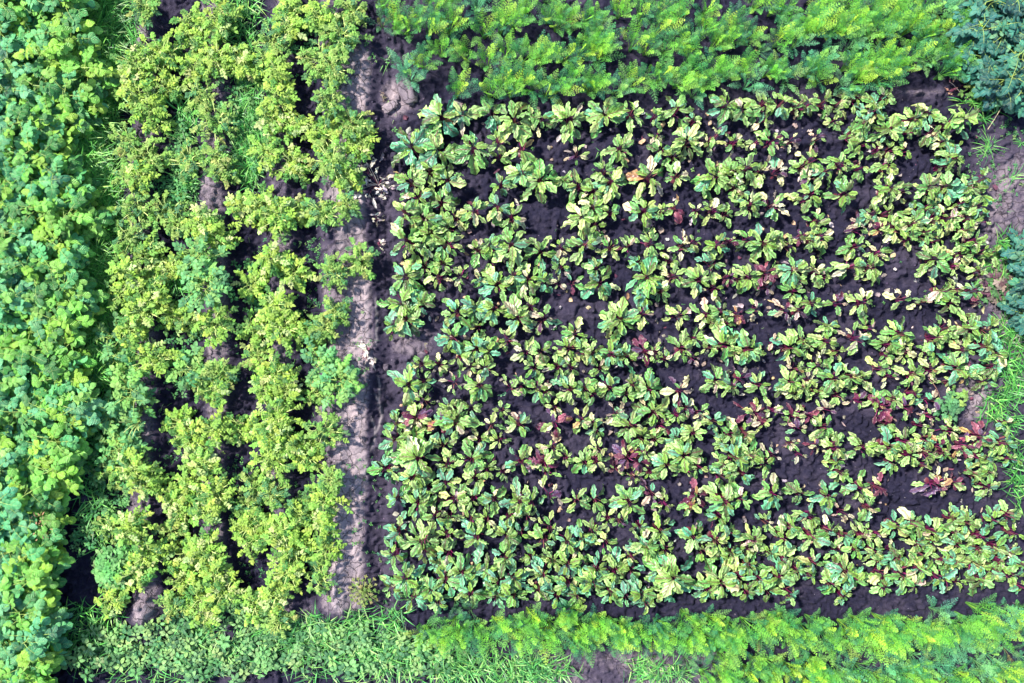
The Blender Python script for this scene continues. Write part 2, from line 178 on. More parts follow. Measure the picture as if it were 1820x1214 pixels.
# ---------------------------------------------------------------- materials
def M(name): 
    m = bpy.data.materials.new(name); m.use_nodes = True; return m, m.node_tree.nodes, m.node_tree.links, m.node_tree.nodes['Principled BSDF']
def leaf_mat(name, rough=.42, trans=.3, vein=None, vein_amt=.6, spec=.5, mottle=.25, edge=None):
    m, n, l, b = M(name)
    at = n.new('ShaderNodeAttribute'); at.attribute_name = 'Col'
    lf = n.new('ShaderNodeAttribute'); lf.attribute_name = 'lf'
    sp = n.new('ShaderNodeSeparateXYZ'); l.new(lf.outputs['Vector'], sp.inputs[0])
    geo = n.new('ShaderNodeNewGeometry')
    nz = n.new('ShaderNodeTexNoise'); nz.inputs['Scale'].default_value = 45; nz.inputs['Detail'].default_value = 4
    l.new(geo.outputs['Position'], nz.inputs['Vector'])
    def math_(op, a, bb=None, c=None):
        x = n.new('ShaderNodeMath'); x.operation = op
        for i, q in enumerate((a, bb, c)):
            if q is None: continue
            if isinstance(q, (int, float)): x.inputs[i].default_value = q
            else: l.new(q, x.inputs[i])
        return x.outputs[0]
    mr = n.new('ShaderNodeMapRange'); mr.inputs[1].default_value = .3; mr.inputs[2].default_value = .7
    mr.inputs[3].default_value = 1-mottle; mr.inputs[4].default_value = 1+mottle; l.new(nz.outputs[0], mr.inputs[0])
    mul = n.new('ShaderNodeMix'); mul.data_type = 'RGBA'; mul.blend_type = 'MULTIPLY'; mul.inputs[0].default_value = 1
    l.new(at.outputs['Color'], mul.inputs[6]); l.new(mr.outputs[0], mul.inputs[7])
    colo = mul.outputs[2]
    v = math_('ABSOLUTE', math_('SUBTRACT', sp.outputs[1], .5))            # 0 at the midrib, .5 at the margin
    if edge is not None:                                                   # greener round the midrib, paler towards the margin
        mm = n.new('ShaderNodeMapRange'); mm.inputs[1].default_value = .05; mm.inputs[2].default_value = .42; mm.inputs[3].default_value = .66; mm.inputs[4].default_value = 1.45; l.new(v, mm.inputs[0])
        m3 = n.new('ShaderNodeMix'); m3.data_type = 'RGBA'; m3.blend_type = 'MULTIPLY'; m3.inputs[0].default_value = 1; l.new(colo, m3.inputs[6]); l.new(mm.outputs[0], m3.inputs[7]); colo = m3.outputs[2]
    if edge is not None:                                                   # dry yellowed margins
        e = math_('MULTIPLY', math_('MULTIPLY_ADD', v, 2.4, -.55), sp.outputs[2])
        e = math_('ADD', e, math_('MULTIPLY', math_('SUBTRACT', nz.outputs[0], .55), math_('MULTIPLY', sp.outputs[2], 2.2)))
        cl = n.new('ShaderNodeClamp'); l.new(e, cl.inputs[0])
        mx = n.new('ShaderNodeMix'); mx.data_type = 'RGBA'; l.new(cl.outputs[0], mx.inputs[0]); l.new(colo, mx.inputs[6]); mx.inputs[7].default_value = (*edge, 1); colo = mx.outputs[2]
    if vein is not None:
        side = math_('ABSOLUTE', math_('SINE', math_('MULTIPLY', math_('SUBTRACT', sp.outputs[0], math_('MULTIPLY', v, .8)), 14)))
        sv = math_('MULTIPLY', math_('LESS_THAN', side, .13), .4)
        mid = math_('LESS_THAN', v, .035)
        k = math_('MULTIPLY', math_('MAXIMUM', mid, sv), vein_amt)
        mx = n.new('ShaderNodeMix'); mx.data_type = 'RGBA'; l.new(k, mx.inputs[0]); l.new(colo, mx.inputs[6]); mx.inputs[7].default_value = (*vein, 1); colo = mx.outputs[2]
        bp = n.new('ShaderNodeBump'); bp.inputs['Strength'].default_value = .8; bp.inputs['Distance'].default_value = .008
        l.new(math_('ADD', math_('MULTIPLY', side, .6), nz.outputs[0]), bp.inputs['Height']); l.new(bp.outputs[0], b.inputs['Normal'])
    l.new(colo, b.inputs['Base Color']); b.inputs['Roughness'].default_value = rough; b.inputs['Specular IOR Level'].default_value = spec
    tr = n.new('ShaderNodeBsdfTranslucent'); l.new(colo, tr.inputs[0]); ms = n.new('ShaderNodeMixShader'); ms.inputs[0].default_value = trans
    l.new(b.outputs[0], ms.inputs[1]); l.new(tr.outputs[0], ms.inputs[2]); l.new(ms.outputs[0], n['Material Output'].inputs[0])
    return m
BEET = leaf_mat('beet_leaf', .34, .16, vein=(.20, .015, .05), vein_amt=.8, edge=(.52, .58, .22), spec=.8)
POT = leaf_mat('potato_leaf', .45, .2, vein=(.45, .55, .20), vein_amt=.35)
CAR = leaf_mat('carrot_frond', .5, .35, mottle=.2, spec=.35)
STALK = leaf_mat('stalk', .4, .1, mottle=.15)
GRASS = leaf_mat('grass_blade', .42, .3, mottle=.15)
DRY = leaf_mat('dead_leaf', .8, .2, mottle=.35, spec=.15)
def soil_mat():
    m, n, l, b = M('garden_soil')
    at = n.new('ShaderNodeAttribute'); at.attribute_name = 'dry_lit'
    geo = n.new('ShaderNodeNewGeometry')
    nz = n.new('ShaderNodeTexNoise'); nz.inputs['Scale'].default_value = 22; nz.inputs['Detail'].default_value = 8; nz.inputs['Roughness'].default_value = .7
    l.new(geo.outputs['Position'], nz.inputs['Vector'])
    ml = n.new('ShaderNodeMath'); ml.operation = 'MULTIPLY_ADD'; ml.inputs[1].default_value = .7; ml.inputs[2].default_value = -.35; l.new(nz.outputs[0], ml.inputs[0])
    ad = n.new('ShaderNodeMath'); ad.operation = 'ADD'; l.new(at.outputs['Fac'], ad.inputs[0]); l.new(ml.outputs[0], ad.inputs[1])
    cr = n.new('ShaderNodeValToRGB'); e = cr.color_ramp.elements
    e[0].position = .0; e[0].color = SOIL[0]; e[1].position = 1; e[1].color = SOIL[2]
    k = e.new(.4); k.color = SOIL[1]
    l.new(ad.outputs[0], cr.inputs[0])
    # drying cracks
    vo = n.new('ShaderNodeTexVoronoi'); vo.feature = 'DISTANCE_TO_EDGE'; vo.inputs['Scale'].default_value = 9
    wn_ = n.new('ShaderNodeTexNoise'); wn_.inputs['Scale'].default_value = 7; wn_.inputs['Detail'].default_value = 3
    va = n.new('ShaderNodeVectorMath'); va.operation = 'MULTIPLY_ADD'; va.inputs[1].default_value = (.16, .16, .16)
    l.new(geo.outputs['Position'], wn_.inputs['Vector']); l.new(wn_.outputs['Color'], va.inputs[0]); l.new(geo.outputs['Position'], va.inputs[2]); l.new(va.outputs[0], vo.inputs['Vector'])
    mr = n.new('ShaderNodeMapRange'); mr.inputs[1].default_value = 0; mr.inputs[2].default_value = .035; l.new(vo.outputs['Distance'], mr.inputs[0])
    g2 = n.new('ShaderNodeTexNoise'); g2.inputs['Scale'].default_value = 160; g2.inputs['Detail'].default_value = 5; l.new(geo.outputs['Position'], g2.inputs['Vector'])
    crk = n.new('ShaderNodeMath'); crk.operation = 'MULTIPLY'; 
    inv = n.new('ShaderNodeMath'); inv.operation = 'SUBTRACT'; inv.inputs[0].default_value = 1; l.new(mr.outputs[0], inv.inputs[1])
    gate = n.new('ShaderNodeMapRange'); gate.inputs[1].default_value = .35; gate.inputs[2].default_value = .7; l.new(at.outputs['Fac'], gate.inputs[0])
    l.new(inv.outputs[0], crk.inputs[0]); l.new(gate.outputs[0], crk.inputs[1])
    h = n.new('ShaderNodeMath'); h.operation = 'MULTIPLY_ADD'; h.inputs[1].default_value = -2.5; l.new(crk.outputs[0], h.inputs[0])
    h2 = n.new('ShaderNodeMath'); h2.operation = 'MULTIPLY_ADD'; h2.inputs[1].default_value = .6; l.new(nz.outputs[0], h2.inputs[0]); l.new(g2.outputs[0], h2.inputs[2]); l.new(h2.outputs[0], h.inputs[2])
    bp = n.new('ShaderNodeBump'); bp.inputs['Strength'].default_value = 1; bp.inputs['Distance'].default_value = .012; l.new(h.outputs[0], bp.inputs['Height']); l.new(bp.outputs[0], b.inputs['Normal'])
    gm = n.new('ShaderNodeMapRange'); gm.inputs[1].default_value = .3; gm.inputs[2].default_value = .7; gm.inputs[3].default_value = .75; gm.inputs[4].default_value = 1.25; l.new(g2.outputs[0], gm.inputs[0])
    mu = n.new('ShaderNodeMix'); mu.data_type = 'RGBA'; mu.blend_type = 'MULTIPLY'; mu.inputs[0].default_value = 1; l.new(cr.outputs[0], mu.inputs[6]); l.new(gm.outputs[0], mu.inputs[7])
    sa = n.new('ShaderNodeAttribute'); sa.attribute_name = 'salt'
    ms = n.new('ShaderNodeMix'); ms.data_type = 'RGBA'; l.new(sa.outputs['Fac'], ms.inputs[0]); l.new(mu.outputs[2], ms.inputs[6]); ms.inputs[7].default_value = (.34, .30, .33, 1)
    l.new(ms.outputs[2], b.inputs['Base Color']); b.inputs['Roughness'].default_value = .9; b.inputs['Specular IOR Level'].default_value = .2
    return m
SOIL = ((.014, .013, .034, 1), (.068, .056, .092, 1), (.38, .31, .345, 1))  # navy low end paints in blue shade, pale end sunlight and dry crust
SOILM = soil_mat()

# ---------------------------------------------------------------- ground sheet
def axis(a, b, step, far):
    c = np.arange(a, b+step/2, step); out = []
    d = step; x = b
    while x < far: d *= 1.35; x += d; out.append(x)
    out = np.array(out); return np.concatenate([(a-(out-b))[::-1], c, out])
ax = axis(-4.9, 4.9, .010, 80); ay = axis(-3.4, 3.4, .010, 80)
X, Y = np.meshgrid(ax, ay, indexing='ij'); Z, DRY_LIT = soil(X, Y)
me = bpy.data.meshes.new('ground'); nx, ny = len(ax), len(ay)
V = np.stack([X, Y, Z], -1).reshape(-1, 3).astype(np.float32)
i, j = np.meshgrid(np.arange(nx-1), np.arange(ny-1), indexing='ij')
F = np.stack([i*ny+j, (i+1)*ny+j, (i+1)*ny+j+1, i*ny+j+1], -1).reshape(-1, 4).astype(np.int32)
me.vertices.add(len(V)); me.vertices.foreach_set('co', V.ravel()); me.loops.add(F.size); me.polygons.add(len(F))
me.polygons.foreach_set('loop_start', np.arange(0, F.size, 4, dtype=np.int32)); me.loops.foreach_set('vertex_index', F.ravel())
me.polygons.foreach_set('use_smooth', np.ones(len(F), bool))
a = me.attributes.new('dry_lit', 'FLOAT', 'POINT'); a.data.foreach_set('value', DRY_LIT.astype(np.float32).ravel())
px_, py_ = 910+X*PPM, 607-Y*PPM
salt = np.zeros_like(X)
for (lx, y0, y1, amp, wd) in ((669, 530, 615, 3, 1.6), (656, 535, 600, -5, 1.3), (671, 668, 720, 4, 1.5), (668, 700, 770, 9, 2.2), (660, 740, 800, 7, 1.5), (655, 815, 860, -5, 2)):
    c = lx + amp*np.sin((py_-y0)/(y1-y0)*3.1) + 2*(vnoise(X, Y, .08, 77)-.5)
    salt = np.maximum(salt, np.exp(-((px_-c)/wd)**2)*smooth(y0-6, y0+8, py_)*smooth(y1+6, y1-8, py_)*.8)
a = me.attributes.new('salt', 'FLOAT', 'POINT'); a.data.foreach_set('value', salt.astype(np.float32).ravel())
me.update(calc_edges=True); me.materials.append(SOILM)
go = bpy.data.objects.new('ground', me); C.objects.link(go); go['kind'] = 'structure'

# ---------------------------------------------------------------- tagging
USED = {}
def thing(name, x, y, label, cat, group=None, z=None):
    o = bpy.data.objects.new(name, None); C.objects.link(o); o.empty_display_size = .05
    o.location = (x, y, float(gz(x, y)) if z is None else z)
    o['label'] = label; o['category'] = cat
    if group: o['group'] = group
    return o
ORD = 'first second third fourth fifth sixth seventh eighth ninth tenth eleventh twelfth thirteenth fourteenth fifteenth sixteenth seventeenth eighteenth nineteenth twentieth twenty-first twenty-second twenty-third twenty-fourth twenty-fifth twenty-sixth twenty-seventh twenty-eighth twenty-ninth thirtieth'.split()
def lab(s):
    assert 4 <= len(s.split()) <= 16, s
    USED[s] = USED.get(s, 0)+1; return s
def mixcol(cols, n, jit=.12, bright=.18):
    """n colours drawn from weighted (weight, rgb) list, each with its own small shift"""
    w_ = np.array([c[0] for c in cols], float); k = rng.choice(len(cols), n, p=w_/w_.sum())
    c = np.array([c[1] for c in cols])[k]*(1+rng.uniform(-jit, jit, (n, 3)))*(1+rng.uniform(-bright, bright, (n, 1)))
    return np.concatenate([c, np.ones((n, 1))], 1), k

# ---------------------------------------------------------------- beetroots
BP = ([0, .08, .22, .45, .65, .85, 1], [.10, .38, .78, 1, .95, .66, .10])
G_, Y_, B_, P_, R_, O_, T_ = (.12, .33, .08), (.42, .58, .19), (.11, .36, .20), (.66, .68, .38), (.12, .02, .06), (.42, .26, .10), (.50, .42, .32)
LG_ = (.28, .50, .15); DG_ = (.07, .15, .04); PU_ = (.10, .05, .12); PK_ = (.26, .07, .12)
KIND = {'g': ((5, LG_), (4, G_), (2.4, B_), (1.2, Y_), (.5, P_), (.8, DG_), (.2, T_)),
        'b': ((5, B_), (2, G_), (3.6, LG_), (.8, DG_), (.4, Y_), (.2, P_)),
        'y': ((4, Y_), (4, LG_), (2.5, G_), (1.8, P_), (.4, T_), (.1, O_)),
        'w': ((2, LG_), (1.6, G_), (2, P_), (2, T_), (1, B_), (1, PU_), (.5, R_)),
        'r': ((3, R_), (1.4, PU_), (1, PK_), (1.2, Y_), (1.5, LG_), (.6, O_), (1, P_))}
LOOK = {'g': 'green', 'b': 'broad-leaved bluish-green', 'y': 'yellowing', 'w': 'wilting', 'r': 'maroon-leaved'}
def beet(accL, accS, x, y, r, kind):
    """one rosette: crown at x,y, reach r metres"""
    z0 = float(gz(x, y))
    n = int(np.clip(8+r*48, 10, 22)); n = int(n*{'w': .62, 'y': .85, 'r': .9}.get(kind, 1)*(.88 if r < .028*5 else 1))
    a = rng.random()*6.28 + np.arange(n)*2.4 + rn(n, .35)
    f = np.sqrt((np.arange(n)+.6)/n); f = np.clip(f+rn(n, .08), .18, 1.12)       # how far out each blade lies
    r = r*.95; Lb = np.clip(r*(.90 if kind in 'bg' else .82)*(1+rn(n, .22)), .070, .24)*(.42+.62*f); Wb = Lb*rng.uniform(.30, .56, n)
    pet = np.maximum(r*f-Lb*.65, .02)
    pitch = R(62)*(1-f)+R(12)
    tip = np.stack([x+pet*np.cos(a), y+pet*np.sin(a), z0+.03+np.sin(pitch)*.10*(1+r)+rn(n, .018)+.05*(1-f)+(.045 if kind in 'bg' else .02)], -1)
    base = np.stack([x+.012*np.cos(a), y+.012*np.sin(a), np.full(n, z0+.02)], -1)
    mid = (base+tip)/2 + np.stack([0*a, 0*a, .01+.15*pet], -1)
    d = az_dir(a+rn(n, .25), R(30)*(1-f)-R(4)+rn(n, .16))
    N = nrm(UP+np.stack([rn(n, .38), rn(n, .38), 0*a], -1)+.15*az_dir(a, 0*a))
    col, k = mixcol(KIND[kind], n)
    if kind in 'gby':                                                          # young leaves in the heart are fresh green
        hh = f < .45; col[hh, :3] = np.array([.17, .34, .05])*rng.uniform(.6, 1.3, (hh.sum(), 1))
    st = np.clip(rng.random(n)**1.5*(1.1 if kind in 'yw' else .75 if kind == 'g' else .35), 0, 1)
    curl = rng.uniform(.12, .6, n)
    leaves(accL, tip, d, N, Lb, Wb, col, BP, nu=8, nv=6, curl=curl, cup=rng.uniform(-.14, .30, n), wave=.20, freq=20, jag=.20, stress=st, tw=.25)
    sc = np.array([.24, .02, .12, 1])*np.ones((n, 1)); sc[:, :3] *= rng.uniform(.5, 1.7, (n, 1)); pk = rng.random(n) < .3; sc[pk, :3] = (.33, .12, .12)
    tubes(accS, base, mid, tip, .0035, .0024, sc)
    # midrib carried under the blade
# parse and gather clumps
ent = []
for (ox, oy, s, t) in BEET_TILES:
    for e in t.split(';'):
        a_, b_, c_, k_ = e.split(); ent.append([ox+int(a_)/s, oy+int(b_)/s, int(c_)/s, k_])
ent.sort(key=lambda e: -e[2]); clumps = []
for e in ent:
    best = None
    for c in clumps:
        dd = math.hypot(c[0][0]-e[0], (c[0][1]-e[1])*1.15)
        if e[2] < 27 and dd < 25 and len(c) < 3 and e[3] not in 'rw' and (best is None or dd < best[0]): best = (dd, c)
    if best: best[1].append(e)
    else: clumps.append([e])
clumps.sort(key=lambda c: -sum(e[2]**2 for e in c))
print("beet clumps", len(clumps), sum(len(c) for c in clumps[:300]))
def row_of(px, py): return int(np.argmin([abs(float(row_y(i, px))-py) for i in range(14)]))
rows = {}
for idx, c in enumerate(clumps):
    if idx < 300: rows.setdefault(row_of(c[0][0], c[0][1]), []).append(c)
info = {}
for rI, L_ in rows.items():
    L_.sort(key=lambda c: c[0][0]); m_ = len(L_)
    for q, c in enumerate(L_): info[id(c)] = (rI, q, m_)
BH = .08
stL, stS = Acc(), Acc()
for idx, c in enumerate(clumps):
    x, y = gx(c[0][0], BH), gy(c[0][1], BH)
    aL, aS = (Acc(), Acc()) if idx < 300 else (stL, stS)
    for e in c: beet(aL, aS, gx(e[0], BH), gy(e[1], BH), e[2]/PPM*(.93 if e[2] > 30 else 1.0), e[3])
    if idx < 300:
        rI, q, m_ = info[id(c)]
        rw = f'{ORD[rI]} row below the top carrots' if rI < 7 else f'{ORD[13-rI]} row above the bottom carrots'
        nx_ = f'{ORD[q]} from the path' if q < m_/2 else f'{ORD[m_-1-q]} from the right end' if m_-1-q > 0 else 'last at the right end'
        look = LOOK[c[0][3]]
        if 'broad' in look: look = 'bluish-green'
        t = thing('beetroot_plant', x, y, lab(f'{look} beetroot, {nx_}, {rw}'), 'beetroot', 'beetroots growing in fourteen rows')
        bpy.context.view_layer.update() if False else None
        aL.build('foliage', BEET, t, t.location); aS.build('leaf_stalks', STALK, t, t.location)
        # swollen root top showing at the crown
        aR = Acc(); nn = 6; th = np.arange(nn)*2*np.pi/nn
        leaves(aR, np.tile([x, y, t.location.z-.004], (nn, 1)), az_dir(th, R(38)+0*th), az_dir(th, R(-52)+0*th)*-1+UP, .035, .05, np.tile([.10, .018, .03, 1], (nn, 1)), ([0, .5, 1], [.9, 1, .5]), 2, 2, curl=.9, cup=-.2)
        aR.build('root_crown', STALK, t, t.location)
so = stL.build('small_beetroots', BEET); so['kind'] = 'stuff'; so['label'] = 'thin small beetroot seedlings filling the gaps between bigger plants'; so['category'] = 'beetroots'
stS.build('leaf_stalks', STALK, so)

# ---------------------------------------------------------------- potatoes
LP = ([0, .12, .4, .7, 1], [.25, .8, 1, .7, .06]); LPR = ([0, .1, .3, .6, .85, 1], [.4, .85, 1, .95, .62, .12])
PY_ = ((4, (.45, .70, .11)), (4, (.30, .58, .10)), (2, (.10, .30, .07)), (1.2, (.62, .78, .30)))
PG_ = ((4, (.22, .48, .10)), (3, (.34, .56, .13)), (2, (.10, .30, .12)), (.7, (.46, .56, .16)))
PB_ = ((4, (.18, .50, .17)), (4, (.27, .58, .14)), (2, (.09, .32, .13)))
PL_ = ((4, (.12, .46, .27)), (3, (.18, .50, .15)), (2, (.05, .22, .14)))
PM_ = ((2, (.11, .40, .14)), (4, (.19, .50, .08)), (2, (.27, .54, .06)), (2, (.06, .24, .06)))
PT_ = ((2.4, (.10, .40, .18)), (3, (.15, .48, .20)), (1.2, (.24, .54, .12)), (1.6, (.04, .20, .10)))  # bluish-green leaves with reflected sky blue painted in, mostly at the left edge
PR_ = ((4, (.035, .18, .15)), (3, (.07, .28, .19)), (2, (.02, .10, .10)), (.8, (.14, .38, .20)))
def compound(acc, accS, P, a, pitch, L, cols, leaf, pairs=3, rise=0.):
    """compound leaves: terminal leaflet plus pairs along a drooping midrib. P base points, a azimuths"""
    n = len(P); D = az_dir(a, pitch); E = P + D*L[:, None] + np.stack([0*a, 0*a, -.18*L], -1); Mi = P + D*L[:, None]*.5 + np.stack([0*a, 0*a, .06*L], -1)
    base_c, _ = mixcol(cols, n)
    sc = base_c*.0 + np.array([.40, .56, .13, 1]); tubes(accS, P, Mi, E, .0022, .0010, sc, 3)
    Ps = [E]; As = [a+rn(n, .2)]; Ls = [leaf*1.15*np.ones(n)]; Cs = [base_c]; Pi = [-.15+rn(n, .25)]
    for k in range(pairs):
        t = (.95-.24*k)-.05; Q = (1-t)**2*P+2*t*(1-t)*Mi+t*t*E
        for s in (-1, 1):
            Ps.append(Q); As.append(a+s*(1.15+rn(n, .15))); Ls.append(leaf*(1-.12*k)*rng.uniform(.75, 1.1, n)); Cs.append(base_c*(1+rng.uniform(-.1, .1, (n, 1)))); Pi.append(.05+rn(n, .28))
    Ps = np.concatenate(Ps); As = np.concatenate(As); Ls = np.concatenate(Ls); Cs = np.concatenate(Cs); Pi = np.concatenate(Pi); m_ = len(Ps)
    leaves(acc, Ps, az_dir(As, Pi), tiltN(m_, .38), Ls, Ls*rng.uniform(.6, .78, m_)*(1.25 if leaf > .06 else 1), Cs, LPR if leaf > .055 else LP, 4, 2, curl=rng.uniform(.1, .55, m_), cup=rng.uniform(-.32, .05, m_) if leaf > .055 else rng.uniform(-.15, .28, m_), wave=.05, freq=9)
def potato(aF, aS, x, y, r, cols, leaf, h, nst, per, stem=(.42, .46, .13), bare=0.):
    z0 = float(gz(x, y)); a0 = rng.random()*6.28
    a = a0+np.arange(nst)*6.283/nst+rn(nst, .3); f = np.clip(rng.uniform(.35, 1.0, nst), 0, 1); f[0] = .12
    base = np.stack([x+.01*np.cos(a), y+.01*np.sin(a), np.full(nst, z0-.01)], -1)
    reach = (r-.06)*f; hh = h*(1-.55*f**2)*(1+rn(nst, .12))
    tip = np.stack([x+reach*np.cos(a), y+reach*np.sin(a), z0+hh], -1)
    mid = np.stack([x+reach*.35*np.cos(a+rn(nst, .3)), y+reach*.35*np.sin(a), z0+hh*.85], -1)
    tubes(aS, base, mid, tip, .0055, .003, np.tile([*stem, 1], (nst, 1)), 5)
    P, A = [], []
    for k in range(per):
        t = np.clip(.35+.65*(k+rng.random(nst))/per, 0, 1)[:, None]
        P.append((1-t)**2*base+2*t*(1-t)*mid+t*t*tip); A.append(a+k*2.3+rn(nst, .4) if k < per-1 else a+rn(nst, .3))
    P = np.concatenate(P); A = np.concatenate(A); n = len(P)
    keep = rng.random(n) > bare; P = P[keep]; A = A[keep]; n = len(P)
    compound(aF, aS, P, A, R(12 if leaf > .045 else -6)+rn(n, .22), leaf*rng.uniform(1.7, 2.6, n), cols, leaf)
def potato_thing(px, py, r, kind, label, group, name='potato_plant', cat='potato plant'):
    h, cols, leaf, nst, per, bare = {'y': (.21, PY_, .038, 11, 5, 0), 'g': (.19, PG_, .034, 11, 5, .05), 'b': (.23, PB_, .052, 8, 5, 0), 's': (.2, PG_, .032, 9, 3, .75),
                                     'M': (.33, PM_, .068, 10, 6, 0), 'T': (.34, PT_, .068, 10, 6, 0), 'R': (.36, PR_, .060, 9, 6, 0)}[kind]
    x, y = gx(px, h*.6), gy(py, h*.6); aF, aS = Acc(), Acc()
    q = max(.55, min(1.35, r/.19)); nst2 = max(5, int(nst*q))
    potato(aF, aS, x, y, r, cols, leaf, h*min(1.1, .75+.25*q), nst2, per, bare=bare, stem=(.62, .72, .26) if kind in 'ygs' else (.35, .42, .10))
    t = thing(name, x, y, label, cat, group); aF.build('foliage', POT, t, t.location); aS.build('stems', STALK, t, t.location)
pots = []
for (ox, oy, s, t) in POTATO_TILES:
    for e in t.split(';'):
        a_, b_, c_, k_ = e.split(); pots.append((ox+int(a_)/s, oy+int(b_)/s, int(c_)/s, k_))
cols_ = {}
for p in pots:
    c = int(np.argmin([abs(p[0]-q) for q in (240, 375, 495, 610)])); cols_.setdefault(c, []).append(p)
CN = ('column right of the grass strip', 'second column from the grass strip', 'second column from the path', 'column beside the path')
LK = {'y': 'yellow-green', 'g': 'pale green', 'b': 'bluish-green', 's': 'nearly bare'}
for c, L_ in cols_.items():
    L_.sort(key=lambda p: p[1]); m_ = len(L_)
    for q, p in enumerate(L_):
        w_ = f'{ORD[q]} from the top' if q < m_/2 else f'{ORD[m_-1-q]} from the bottom' if m_-1-q else 'lowest'
        potato_thing(p[0], p[1], p[2]/PPM*1.06, p[3], lab(f'{LK[p[3]]} potato plant, {w_}, {CN[c]}'), 'yellowing potato plants in four columns')
# left bed
rowsL = []
yy = -25; rI = 0
while yy < 1240:
    e = np.interp(yy, *BED_EDGE); n = 4 if e > 130 else 3
    xs = np.linspace(-22 + (rI % 2)*14, e-28+rn(1, 7)[0], n)
    rowsL.append([(xx+rn(1, 5)[0], yy+rn(1, 6)[0]) for xx in xs]); yy += 50; rI += 1
for i_, rr in enumerate(rowsL):
    for j_, (px, py) in enumerate(rr):
        if any(math.hypot(px-hx, py-hy) < hr for hx, hy, hr in ((8, 110, 26), (12, 300, 24), (5, 520, 26), (8, 715, 26), (85, 690, 20), (118, 922, 34), (150, 95, 12))): continue
        w_ = f'{ORD[i_]} row from the top' if i_ < 13 else f'{ORD[len(rowsL)-1-i_]} row from the bottom'
        s_ = ('against the left edge', 'second from the left', 'third from the left', 'fourth from the left')[j_] if len(rr) == 4 else ('against the left edge', 'in the middle', 'by the grass')[j_]
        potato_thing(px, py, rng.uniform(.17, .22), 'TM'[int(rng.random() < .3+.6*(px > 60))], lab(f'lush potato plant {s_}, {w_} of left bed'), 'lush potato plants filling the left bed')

# ---------------------------------------------------------------- carrots
CG = {'n': ((4, (.15, .46, .05)), (3, (.28, .62, .06)), (3, (.06, .27, .08)), (1.2, (.44, .70, .06))),
      'b': ((4, (.12, .42, .20)), (3, (.20, .50, .18)), (1, (.28, .56, .12))), 'd': ((4, (.05, .17, .07)), (3, (.08, .22, .08)), (1, (.25, .25, .08)))}
DP = ([0, .5, 1], [.25, 1, .1])
def carrot(aF, aS, x, y, r, h, cols, nf, lean=(0, 0)):
    z0 = float(gz(x, y)); a = rng.random()*6.28+np.arange(nf)*2.4+rn(nf, .3)
    f = np.clip(np.sqrt((np.arange(nf)+.4)/nf)+rn(nf, .08), .12, 1.05)
    base = np.stack([x+.006*np.cos(a), y+.006*np.sin(a), np.full(nf, z0-.005)], -1)
    tip = np.stack([x+r*f*np.cos(a)+lean[0]*h, y+r*f*np.sin(a)+lean[1]*h, z0+h*(1.1-.42*f*f)*(1+rn(nf, .1))], -1)
    mid = np.stack([x+r*f*.25*np.cos(a)+lean[0]*h*.4, y+r*f*.25*np.sin(a)+lean[1]*h*.4, z0+h*.8+0*a], -1)
    cc, k = mixcol(cols, nf, .08, .15); cc[:, :3] = cc[:, :3]*(1.15-.55*f[:, None]**2) + np.array([.0, .03, .06])*f[:, None]**2; tubes(aS, base, mid, tip, .0028, .0009, cc*.8+np.array([.05, .07, .01, .2]), 5)
    NP, NLf = 9, 4
    t = (.42+.57*np.linspace(0, 1, NP))[None, :]; Cn = (1-t)[..., None]**2*base[:, None]+(2*t*(1-t))[..., None]*mid[:, None]+(t*t)[..., None]*tip[:, None]
    T = nrm(np.gradient(Cn, axis=1)); flen = np.linalg.norm(tip-base, axis=1)[:, None]
    S = nrm(np.cross(T, UP)+rn((nf, 1, 3), .15)); Nn = np.cross(S, T)
    q_ = (t-.42)/.58; prof = .23*(1-q_)**.8*np.clip(.45+q_*3, 0, 1)+.01
    PP, DD, NN, LL, CC = [], [], [], [], []
    for s in (-1, 1):
        pd = nrm(T*.75+s*S+.10*Nn+rn((nf, NP, 3), .10)); pl = flen*prof
        for m_ in range(NLf):
            q = (m_+.5)/NLf; Q = Cn+pd*(pl*q)[..., None]+np.array([0, 0, -1.])*(pl*q*q*.25)[..., None]
            for s2 in (-1, 1):
                PP.append(Q); DD.append(nrm(pd*.8+s2*np.cross(Nn, pd)*.8+rn((nf, NP, 3), .18))); NN.append(Nn+rn((nf, NP, 3), .3)); LL.append((.007+pl*.12*(1-.5*q))*rng.uniform(.7, 1.2, (nf, NP)))
                CC.append(np.broadcast_to(cc[:, None], (nf, NP, 4))*(1+rng.uniform(-.15, .25, (nf, NP, 1))*np.array([1, 1, 1, 0])))
    PP, DD, NN, CC = [np.concatenate([q.reshape(-1, q.shape[-1]) for q in A_]) for A_ in (PP, DD, NN, CC)]; LL = np.concatenate([q.ravel() for q in LL])
    leaves(aF, PP, DD, NN, LL, LL*.40, CC, DP, 2, 1, curl=.2, cup=0)
carr = []
for ti, (ox, oy, s, side, t) in enumerate(CARROT_TILES):
    for e in t.split(';'):
        q = e.split(); carr.append((ox+int(q[0])/s, oy+int(q[1])/s, q[2] if len(q) > 2 else 'n', side))
